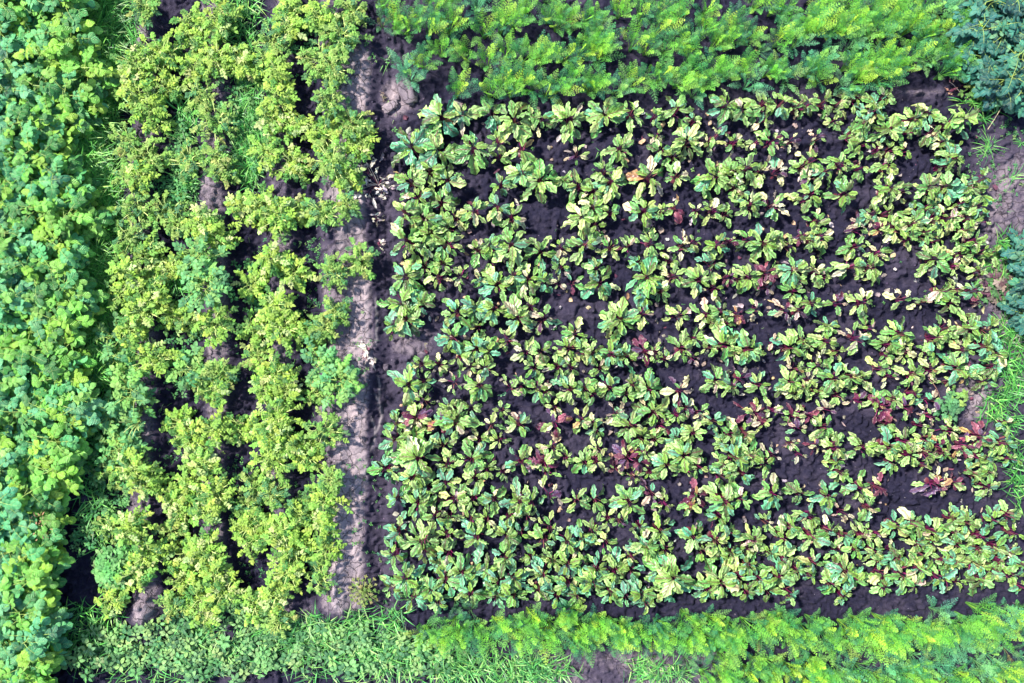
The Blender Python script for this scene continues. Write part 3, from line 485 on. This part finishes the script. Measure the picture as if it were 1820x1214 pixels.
for side in (1, -1):
    L0 = [c for c in carr if c[3] == side]; bands = {}
    for c in L0:
        b_ = (0 if c[1] < 38 else 1 if c[1] < 72 else 2 if c[1] < 112 else 3) if side == 1 else (0 if c[1] < 1110 else 1 if c[1] < 1152 else 2)
        bands.setdefault(b_, []).append(c)
    for b_, L_ in bands.items():
        L_.sort(); m_ = len(L_)
        for q, c in enumerate(L_):
            h = {'n': .28*rng.uniform(.8, 1.15), 'b': .22, 'd': .13}[c[2]]
            x, y = gx(c[0], h*.5), gy(c[1], h*.5); aF, aS = Acc(), Acc()
            carrot(aF, aS, x, y, rng.uniform(.15, .22), h, CG[c[2]], {'n': 12, 'b': 10, 'd': 8}[c[2]], (rn(1, .12)[0]+.15, .12*side+rn(1, .1)[0]))
            lk = {'n': 'bright green', 'b': 'blue-green', 'd': 'small dark'}[c[2]]
            bn = ('along the top picture edge', 'second band from the top', 'third band from the top', 'band above the beetroots')[b_] if side == 1 else ('band just below the beetroots', 'lower band', 'along the bottom picture edge')[b_]
            w_ = f'{ORD[q]} from the left' if q < m_/2 else f'{ORD[m_-1-q]} from the right' if m_-1-q else 'rightmost'
            t = thing('carrot_plant', x, y, lab(f'{lk} feathery carrot, {w_}, {bn}'), 'carrot', 'feathery carrots in the top bed' if side == 1 else 'feathery carrots in the bottom bed')
            aF.build('fronds', CAR, t, t.location); aS.build('leaf_stalks', STALK, t, t.location)

# ---------------------------------------------------------------- blue-green bushes at the right edge
RB = [(1742,12,'topmost and leftmost'),(1795,8,'topmost at the right edge'),(1728,62,'left side, below the topmost'),(1778,58,'upper middle'),(1822,50,'upper right edge'),(1748,108,'left side, halfway down'),
      (1800,104,'right side, halfway down'),(1776,150,'lowest, middle'),(1815,158,'lowest, right edge')]
for (px, py, s_) in RB:
    potato_thing(px, py, .19, 'R', lab(f'dark blue-green leafy bush in the top right corner, {s_}'), 'blue-green bushes in the top right corner', 'leafy_bush', 'bush')
for (px, py, s_) in ((1828,448,'highest'),(1832,500,'middle'),(1828,556,'lowest')):
    potato_thing(px, py, .10, 'R', lab(f'{s_} of three dark blue-green bushes cut by the right edge'), 'blue-green bushes cut by the right edge', 'leafy_bush', 'bush')
# ---------------------------------------------------------------- grass and weeds
GP = ([0, .3, .7, 1], [1, .9, .6, .04])
def blades(acc, px, py, n, h, cols, flat=.5, wid=.010):
    x = gx(px, h*.4); y = gy(py, h*.4); z = gz(x, y)
    a = rng.random(n)*6.28; L = h*rng.uniform(.8, 2.2, n); c, _ = mixcol(cols, n, .12, .35)
    pit = rng.uniform(.25, 1.25, n)*(1-flat)+.25
    leaves(acc, np.stack([x, y, z-.004], -1), az_dir(a, pit+.35), -az_dir(a, pit-1.2)*1.0+2*UP, L, wid*rng.uniform(.6, 1.3, n), c, GP, 4, 1, curl=rng.uniform(.25, .8, n), cup=0)
GC = ((4, (.08, .34, .07)), (3, (.14, .46, .09)), (1.2, (.30, .60, .14)), (1.6, (.03, .14, .04)))
GC2 = ((4, (.11, .40, .10)), (3, (.22, .54, .13)), (1.2, (.40, .64, .22)), (2.5, (.04, .18, .06)))
def ell(cx, cy, rx, ry, n, rot=0):
    r = np.sqrt(rng.random(n))*np.clip(1+rn(n, .12), 0, 1.3); t = rng.random(n)*6.28
    return cx+rx*r*np.cos(t), cy+ry*r*np.sin(t)
def stuff(name, mat, acc, label, cat):
    o = acc.build(name, mat); o['kind'] = 'stuff'; o['label'] = label; o['category'] = cat; return o
GC0 = ((4, (.16, .52, .10)), (3, (.26, .62, .13)), (1.2, (.44, .74, .2)), (1.6, (.05, .22, .06)))
A = Acc()
for i_ in range(34):
    cy = i_*20+5; cx = np.interp(cy, *BED_EDGE)*.5+100 + (0 if cy < 560 else 12)
    x_, y_ = ell(min(cx, 196), cy, 30, 16, 250); blades(A, x_, y_, 250, .12, GC0)
for (cx, cy, rx, ry, n) in ((215, 40, 40, 60, 500), (190, 100, 26, 40, 200), (430, 40, 25, 60, 260), (445, 150, 22, 60, 320), (440, 210, 24, 40, 320), (445, 265, 22, 36, 420), (440, 300, 18, 30, 240),
                           (335, 330, 26, 26, 160), (330, 215, 20, 40, 150), (325, 500, 30, 22, 260), (180, 760, 26, 60, 180), (165, 850, 22, 40, 120), (200, 720, 26, 40, 120),
                           (180, 920, 18, 60, 160), (160, 1120, 60, 50, 500)):
    x_, y_ = ell(cx, cy, rx, ry, n); blades(A, x_, y_, n, .09, GC)
stuff('grass', GRASS, A, 'dark green grass growing up between the potato columns', 'grass')
A = Acc()
for (cx, cy, rx, ry, n) in ((470, 1140, 160, 34, 420), (300, 1185, 150, 34, 220), (620, 1170, 110, 50, 380), (750, 1170, 120, 40, 560), (880, 1190, 110, 30, 420), (640, 1110, 30, 30, 130), (560, 1120, 40, 30, 200),
                           (960, 1195, 60, 20, 180), (1180, 1195, 60, 14, 150), (1140, 1190, 20, 24, 40), (700, 1100, 24, 22, 60)):
    x_, y_ = ell(cx, cy, rx, ry, n); blades(A, x_, y_, n, .10, GC2, wid=.010)
stuff('grass', GRASS, A, 'bright coarse grass along the bottom of the picture', 'grass')
A = Acc()
for (cx, cy, rx, ry, n) in ((1806, 640, 26, 60, 200), (1796, 590, 24, 26, 90), (1780, 480, 36, 50, 110), (1740, 190, 36, 22, 90), (1796, 720, 20, 50, 90), (1808, 840, 14, 60, 130), (1770, 720, 20, 30, 60), (1795, 440, 26, 24, 60)):
    x_, y_ = ell(cx, cy, rx, ry, n); blades(A, x_, y_, n, .10, GC)
stuff('grass', GRASS, A, 'green grass along the right edge beside the beetroots', 'grass')
OP = ([0, .15, .45, .75, 1], [.2, .75, 1, .7, .05])
def rosettes(acc, px, py, n, lf, cols, nl=5, h=.05):
    x = gx(px, h); y = gy(py, h); z = gz(x, y)
    a = (rng.random((n, 1))*6.28+np.arange(nl)[None]*6.283/nl*1.0+rn((n, nl), .25)).ravel()
    hz = np.repeat(z+rng.uniform(.3, 1.2, n)*h, nl); P = np.stack([np.repeat(x, nl), np.repeat(y, nl), hz], -1)
    c, _ = mixcol(cols, n); c = np.repeat(c, nl, 0)*(1+rng.uniform(-.1, .1, (n*nl, 1))); s_ = np.repeat(rng.uniform(.6, 1.3, n), nl)*lf
    leaves(acc, P+az_dir(a, 0*a)*s_[:, None]*.2, az_dir(a, .1+rn(n*nl, .25)), tiltN(n*nl, .25), s_, s_*.58, c, OP, 4, 2, curl=.3, cup=.12)
    b = np.stack([x, y, z-.005], -1); tubes(acc, b, b+np.array([0.005, 0, h*.3]), np.stack([x, y, hz[::nl]], -1), .002, .0015, c[::nl]*.8, 2)
WC = ((4, (.20, .46, .17)), (3, (.32, .56, .20)), (3, (.08, .25, .10)))
WD = ((4, (.10, .36, .13)), (3, (.18, .48, .15)), (1, (.30, .52, .17)))
A = Acc()
for (cx, cy, rx, ry, n) in ((260, 1150, 90, 44, 110), (400, 1170, 110, 40, 140), (540, 1150, 90, 40, 90), (640, 1160, 60, 46, 70), (740, 1165, 70, 36, 50), (330, 1110, 30, 30, 40), (430, 1090, 40, 34, 60), (170, 1160, 50, 40, 60)):
    x_, y_ = ell(cx, cy, rx, ry, n); rosettes(A, x_, y_, n, .050, WC, h=.09)
stuff('ground_cover', POT, A, 'pale broad-leaved weeds carpeting the bottom left', 'weeds')
A = Acc()
for (cx, cy, rx, ry, n) in ((215, 680, 34, 60, 120), (225, 780, 30, 60, 130), (200, 870, 34, 50, 90), (165, 700, 30, 50, 60), (170, 800, 24, 50, 50), (215, 620, 24, 30, 40), (245, 840, 30, 40, 40), (160, 960, 30, 60, 40),
                           (320, 260, 26, 50, 60), (310, 330, 40, 40, 50), (300, 130, 30, 60, 40), (420, 170, 30, 60, 40), (370, 420, 40, 30, 30), (520, 60, 60, 30, 50), (460, 250, 20, 60, 30), (440, 520, 30, 60, 40), (320, 640, 30, 60, 30), (430, 900, 40, 40, 24), (170, 480, 20, 90, 40), (190, 560, 22, 40, 30), (330, 620, 30, 30, 16), (330, 880, 24, 30, 16), (190, 70, 26, 60, 40)):
    x_, y_ = ell(cx, cy, rx, ry, n); rosettes(A, x_, y_, n, .034, WD, h=.07)
stuff('ground_cover', POT, A, 'leafy weeds in the strip right of the left bed', 'weeds')
A = Acc()
for (cx, cy, rx, ry, n) in ((490, 130, 40, 30, 10), (500, 450, 70, 30, 30), (560, 480, 40, 60, 34), (555, 560, 26, 40, 26), (430, 650, 40, 50, 26), (540, 680, 30, 60, 28), (300, 700, 30, 40, 16), (300, 800, 30, 30, 22), (410, 830, 50, 30, 20),
                           (520, 860, 40, 24, 10), (440, 1010, 30, 30, 16), (640, 620, 30, 90, 16), (650, 900, 30, 100, 26), (700, 980, 30, 60, 10), (660, 100, 14, 20, 8), (700, 210, 16, 30, 5), (1750, 280, 40, 60, 26), (1780, 330, 30, 50, 20),
                           (1760, 700, 40, 60, 20), (1200, 1170, 130, 26, 18), (960, 1150, 60, 26, 14), (1640, 560, 120, 300, 26), (1100, 560, 350, 380, 60), (700, 1070, 30, 40, 22), (1800, 230, 20, 20, 16)):
    x_, y_ = ell(cx, cy, rx, ry, n); rosettes(A, x_, y_, n, .018, WD, nl=4, h=.02)
    m_ = n//2; x_, y_ = ell(cx, cy, rx, ry, m_); blades(A, x_, y_, m_, .035, GC2, wid=.004)
stuff('weed_seedlings', POT, A, 'tiny green weed seedlings sprinkled on the bare soil', 'weeds')
# dead litter between the beetroots
A = Acc(); n = 760
x_, y_ = rng.uniform(700, 1760, n), rng.uniform(190, 1050, n); X0, Y0 = gx(x_), gy(y_)
c, _ = mixcol(((3, (.30, .24, .22)), (2, (.45, .40, .42)), (2, (.50, .36, .22)), (1, (.16, .06, .10))), n)
leaves(A, np.stack([X0, Y0, gz(X0, Y0)+.014], -1), az_dir(rng.random(n)*6.28, rn(n, .15)), tiltN(n, .4), rng.uniform(.025, .085, n), rng.uniform(.012, .045, n), c, BP, 6, 4, curl=rng.uniform(-.3, .6, n), cup=rng.uniform(-.4, .5, n), wave=.22, jag=.2)
stuff('leaf_litter', DRY, A, 'shrivelled grey and tan leaves lying between the beetroot rows', 'leaf litter')

A = Acc(); n = 9000
x_, y_ = rng.uniform(180, 1820, n), rng.uniform(20, 1210, n); X0, Y0 = gx(x_), gy(y_)
z_, d_ = soil(X0, Y0); c, _ = mixcol(((3, (.09, .075, .11)), (2, (.14, .115, .15)), (1, (.05, .04, .07))), n); c[:, :3] = c[:, :3]*(1+1.6*d_[:, None]); s_ = rng.uniform(.006, .022, n)*rng.uniform(.5, 1.2, n)
leaves(A, np.stack([X0, Y0, z_+.001], -1), az_dir(rng.random(n)*6.28, 0*s_+.25), UP+0*np.stack([X0, Y0, z_], -1), s_, s_*rng.uniform(.6, 1, n), c, ([0, .3, .7, 1], [.4, 1, 1, .3]), 3, 2, curl=.9, cup=-.55)
stuff('soil_crumbs', DRY, A, 'crumbs and small clods of earth scattered over the soil', 'soil crumbs')

# single tufts on the right-hand bare soil
def tuft(px, py, r, n, label):
    x, y = gx(px), gy(py); A = Acc(); a = rng.random(n)*6.28; c, _ = mixcol(GC2, n); z0 = float(gz(x, y))
    P = np.stack([x+rn(n, .012), y+rn(n, .012), np.full(n, z0)], -1)
    leaves(A, P, az_dir(a, rng.uniform(.2, .9, n)), UP+0*P, r*rng.uniform(.6, 1.2, n), .006, c, GP, 4, 1, curl=.5, cup=0)
    o = A.build('grass_tuft', GRASS, None, (x, y, z0)); o['label'] = lab(label); o['category'] = 'grass tuft'; o['group'] = 'grass tufts on bare soil'
tuft(1752, 262, .16, 26, 'spiky grass tuft on bare soil right of the beetroots, upper of two')
tuft(1748, 275, .13, 18, 'lower spiky grass tuft on bare soil right of the beetroots')
tuft(1795, 318, .17, 14, 'long-bladed sparse grass tuft near the right edge, a third down')
tuft(1815, 255, .12, 16, 'pale grass tuft cut by the right edge below the bushes')
tuft(685, 108, .12, 12, 'small grass tuft beside the top end of the soil path')
tuft(1067, 272, .10, 7, 'few bright grass blades alone between beetroots near the top')
tuft(720, 1060, .11, 12, 'grass tuft just below the bottom left beetroots')
tuft(1770, 740, .14, 16, 'loose grass tuft at the right end of the lower beetroot rows')
tuft(1140, 1180, .13, 14, 'grass tuft on bare soil below the bottom carrots')

# young weed with rounded leaves inside the beetroot bed
def bushy(name, px, py, r, h, cols, lf, n, label, cat, mat=None, nl=5):
    x, y = gx(px, h), gy(py, h); t = thing(name, x, y, label, cat); z0 = t.location.z; A = Acc(); S_ = Acc()
    a = np.arange(n)*2.4; f = np.sqrt((np.arange(n)+.3)/n); P = np.stack([x+r*f*np.cos(a), y+r*f*np.sin(a), z0+h*(1.05-.6*f*f)], -1)
    c, _ = mixcol(cols, n); tubes(S_, np.tile([x, y, z0], (n, 1)), (P+np.array([x, y, z0+h*1.3]))/2, P, .003, .0015, c*.9)
    aa = (a[:, None]+np.arange(nl)[None]*6.283/nl).ravel(); c2 = np.repeat(c, nl, 0); m_ = n*nl; L_ = lf*rng.uniform(.7, 1.2, m_)
    leaves(A, np.repeat(P, nl, 0), az_dir(aa, rn(m_, .3)+.1), tiltN(m_, .35), L_, L_*.6, c2*(1+rng.uniform(-.15, .15, (m_, 1))), OP, 4, 2, curl=.35, cup=.15)
    A.build('foliage', mat or POT, t, t.location); S_.build('stems', STALK, t, t.location)
bushy('weed', 1688, 722, .12, .12, ((3, (.08, .27, .12)), (2, (.12, .34, .14))), .05, 14, lab('dark green round-leaved weed among the beetroots near the right'), 'weed')
bushy('weed', 1708, 708, .07, .12, ((3, (.26, .44, .10)),), .045, 5, lab('small lime green weed touching the dark round-leaved one'), 'weed')
bushy('weed_bush', 196, 1016, .20, .26, ((4, (.14, .44, .12)), (3, (.20, .50, .16)), (1, (.30, .52, .2))), .05, 60, lab('bright green domed weed bush near the bottom left'), 'weed')
bushy('weed', 645, 1052, .14, .14, ((3, (.36, .42, .14)), (2, (.45, .44, .18)), (2, (.20, .36, .08))), .022, 40, lab('straggly yellowish weed at the bottom end of the soil path'), 'weed')
bushy('weed', 1735, 150, .14, .12, ((3, (.14, .32, .08)), (2, (.30, .38, .12))), .04, 16, lab('thin green weed between the beetroots and top right bushes'), 'weed')
bushy('weed', 1775, 505, .17, .10, ((3, (.16, .07, .12)), (2, (.25, .18, .18)), (2, (.10, .26, .10)), (1, (.40, .30, .28))), .04, 46, lab('faded purple and green weed patch at the right edge'), 'weed')

# withered plants on the path
def withered(name, px, py, r, n, cols, label, cat, heart=True, spread=(0, 6.28), lf=.05):
    x, y = gx(px), gy(py); t = thing(name, x, y, label, cat); z0 = t.location.z; A = Acc(); S_ = Acc()
    a = rng.uniform(spread[0], spread[1], n); f = rng.uniform(.25, 1, n)
    ox, oy = rn(1, r*.2)[0], rn(1, r*.25)[0]
    P = np.stack([x+ox*f+.75*r*f*np.cos(a)+rn(n, r*.15), y+oy*f+r*f*np.sin(a)+rn(n, r*.15), 0*a], -1); P[:, 2] = gz(P[:, 0], P[:, 1])+.01+(.04 if name != 'dry_tuft' else .30)*rng.random(n)
    c, _ = mixcol(cols, n)
    sc = np.tile([.16, .03, .07, 1.], (n, 1)) if heart else c.copy()
    if heart: sc[rng.random(n) < .6] = (.50, .42, .40, 1)
    kk = rng.random(n) < .4; kk[0] = True
    tubes(S_, np.tile([x, y, z0+.01], (kk.sum(), 1)), (P[kk]+np.array([x, y, z0+.05]))/2+rn((kk.sum(), 3), .015), P[kk], .003, .002, sc[kk])
    leaves(A, P, az_dir(a+rn(n, 1.), rn(n, .25)-.1), tiltN(n, .6), lf*rng.uniform(.6, 1.4, n), lf*.36*rng.uniform(.6, 1.3, n), c, BP, 8, 4, curl=rng.uniform(-.1, .8, n), cup=rng.uniform(-.5, .6, n), wave=.35, jag=.25, freq=14)
    A.build('dead_leaves', DRY, t, t.location); S_.build('leaf_stalks', STALK, t, t.location)
DC = ((4, (.62, .56, .52)), (3, (.48, .40, .40)), (.7, (.20, .08, .13)), (1, (.62, .54, .42)))
withered('withered_beetroot', 672, 328, .20, 46, DC, lab('withered whitish beetroot with a maroon heart beside the path ridge'), 'dead plant', lf=.085)
withered('withered_beetroot', 672, 392, .07, 12, DC, lab('small withered tuft just below the whitish dead beetroot'), 'dead plant')
withered('withered_beetroot', 648, 288, .09, 8, DC, lab('pale dead leaves on a stalk above the whitish dead beetroot'), 'dead plant', spread=(-.6, .8))
withered('withered_beetroot', 672, 433, .07, 7, DC, lab('few dead leaves on maroon stalks in the trench, a third down'), 'dead plant', spread=(-.8, .6))
withered('withered_beetroot', 650, 648, .13, 16, DC, lab('withered beetroot with curled tan leaves halfway down the path'), 'dead plant', spread=(-.1, 1.9), lf=.075)
withered('dry_tuft', 112, 918, .17, 150, ((4, (.42, .27, .17)), (2, (.52, .36, .22)), (1, (.25, .30, .08))), lab('dried reddish-brown bushy tuft at the edge of the left bed'), 'dead plant', heart=False, lf=.028)
withered('dead_leaf_heap', 1800, 612, .10, 6, ((3, (.34, .28, .27)), (2, (.42, .36, .34))), lab('big crumpled grey-brown leaves at the right edge'), 'dead leaves', heart=False, lf=.12)
withered('withered_beetroot', 1695, 158, .10, 14, ((2, (.45, .25, .18)), (2, (.16, .05, .08)), (1, (.5, .4, .3))), lab('shrivelled reddish beetroot above the top right beetroots'), 'dead plant')
withered('withered_weed', 683, 178, .09, 14, ((2, (.34, .27, .24)), (1, (.22, .20, .12))), lab('spindly brown dead weed left of the path stones'), 'dead plant', heart=False, spread=(.9, 2.1), lf=.02)

# stones and clods at the top of the path
smr = SOILM
def stone(px, py, sx, sy, sz, rot, label, col):
    import bmesh
    bm = bmesh.new(); bmesh.ops.create_icosphere(bm, subdivisions=4, radius=1)
    g = np.random.default_rng(int(px)); k = g.random(3)*9; x, y = gx(px), gy(py); z0 = float(gz(x, y))
    for v in bm.verts:
        p = v.co; nn = 1+.20*math.sin(2.3*p.x+k[0])*math.cos(2.1*p.y+k[1])+.10*math.sin(5*p.z+4*p.x+k[2])+.05*math.sin(11*p.y+7*p.x)
        q = [max(-.8, min(.8, c))for c in p]; v.co = Vector((q[0]*nn*sx, q[1]*nn*sy, q[2]*nn*sz))
    for f in bm.faces: f.smooth = True
    me = bpy.data.meshes.new('stone'); bm.to_mesh(me); bm.free()
    a = me.attributes.new('dry_lit', 'FLOAT', 'POINT'); a.data.foreach_set('value', np.full(len(me.vertices), col, np.float32))
    me.materials.append(SOILM); o = bpy.data.objects.new('stone', me); C.objects.link(o); o.location = (x, y, z0+sz*.25); o.rotation_euler = (.1, -.1, rot)
    o['label'] = lab(label); o['category'] = 'stone'; o['group'] = 'stones and clods on the path'
stone(694, 189, .080, .050, .05, .5, 'oblong pale stone in the trench near the path top', .80)
stone(706, 173, .032, .030, .03, 0, 'small round stone just above the oblong one', .85)
stone(724, 165, .085, .11, .05, .3, 'large flat pale clod right of the path stones', .68)
stone(731, 184, .028, .024, .025, 0, 'smallest stone, between the clod and the first beetroot', .8)
stone(735, 242, .06, .05, .03, 0, 'pale clod tucked above the leftmost beetroots', .6)
stone(617, 762, .05, .06, .05, .2, 'rounded soil clod on the left flank of the path ridge', .75)
stone(688, 268, .03, .026, .03, 0, 'dark round clod in the trench, upper of two', .2)
stone(700, 276, .028, .028, .03, 0, 'dark round clod in the trench, lower of two', .2)
stone(686, 652, .03, .035, .03, 0, 'grey clod in the trench halfway down the path', .5)
# bare potato stems and dry stalks at the right
def bare_stem(px, py, pts, label, col):
    x, y = gx(px), gy(py); t = thing('dry_stalk', x, y, label, 'stalk'); A = Acc()
    for (a0, b0, a1, b1, h0, h1) in pts:
        P0 = np.array([[gx(a0), gy(b0), 0]]); P2 = np.array([[gx(a1), gy(b1), 0]]); P0[0, 2] = gz(P0[0, 0], P0[0, 1])+h0; P2[0, 2] = gz(P2[0, 0], P2[0, 1])+h1
        tubes(A, P0, (P0+P2)/2+np.array([[.02, .01, .02]]), P2, .004, .0025, np.array([[*col, 1]]))
    A.build('stalk', STALK, t, t.location)
bare_stem(1762, 200, [(1751, 232, 1773, 176, .01, .12)], lab('thin straw-coloured stalk below the top right bushes'), (.45, .38, .25))
bare_stem(1738, 205, [(1724, 212, 1750, 188, .01, .05), (1750, 188, 1757, 176, .05, .08)], lab('bent grey stalk left of the straw-coloured one'), (.35, .32, .32))
bare_stem(1710, 132, [(1695, 128, 1712, 142, .01, .03), (1712, 142, 1724, 152, .03, .02)], lab('grey-green stalk lying between carrots and right bushes'), (.28, .32, .24))
bare_stem(1656, 690, [(1643, 672, 1668, 708, .06, .02)], lab('thin reddish stalk leaning above the round-leaved weed'), (.30, .16, .14))
dup_l = [k for k, v in USED.items() if v > 1]
print('duplicate labels', dup_l[:10], 'things', len(USED), 'tris~', sum(len(o.data.polygons) for o in bpy.data.objects if o.type == 'MESH'))
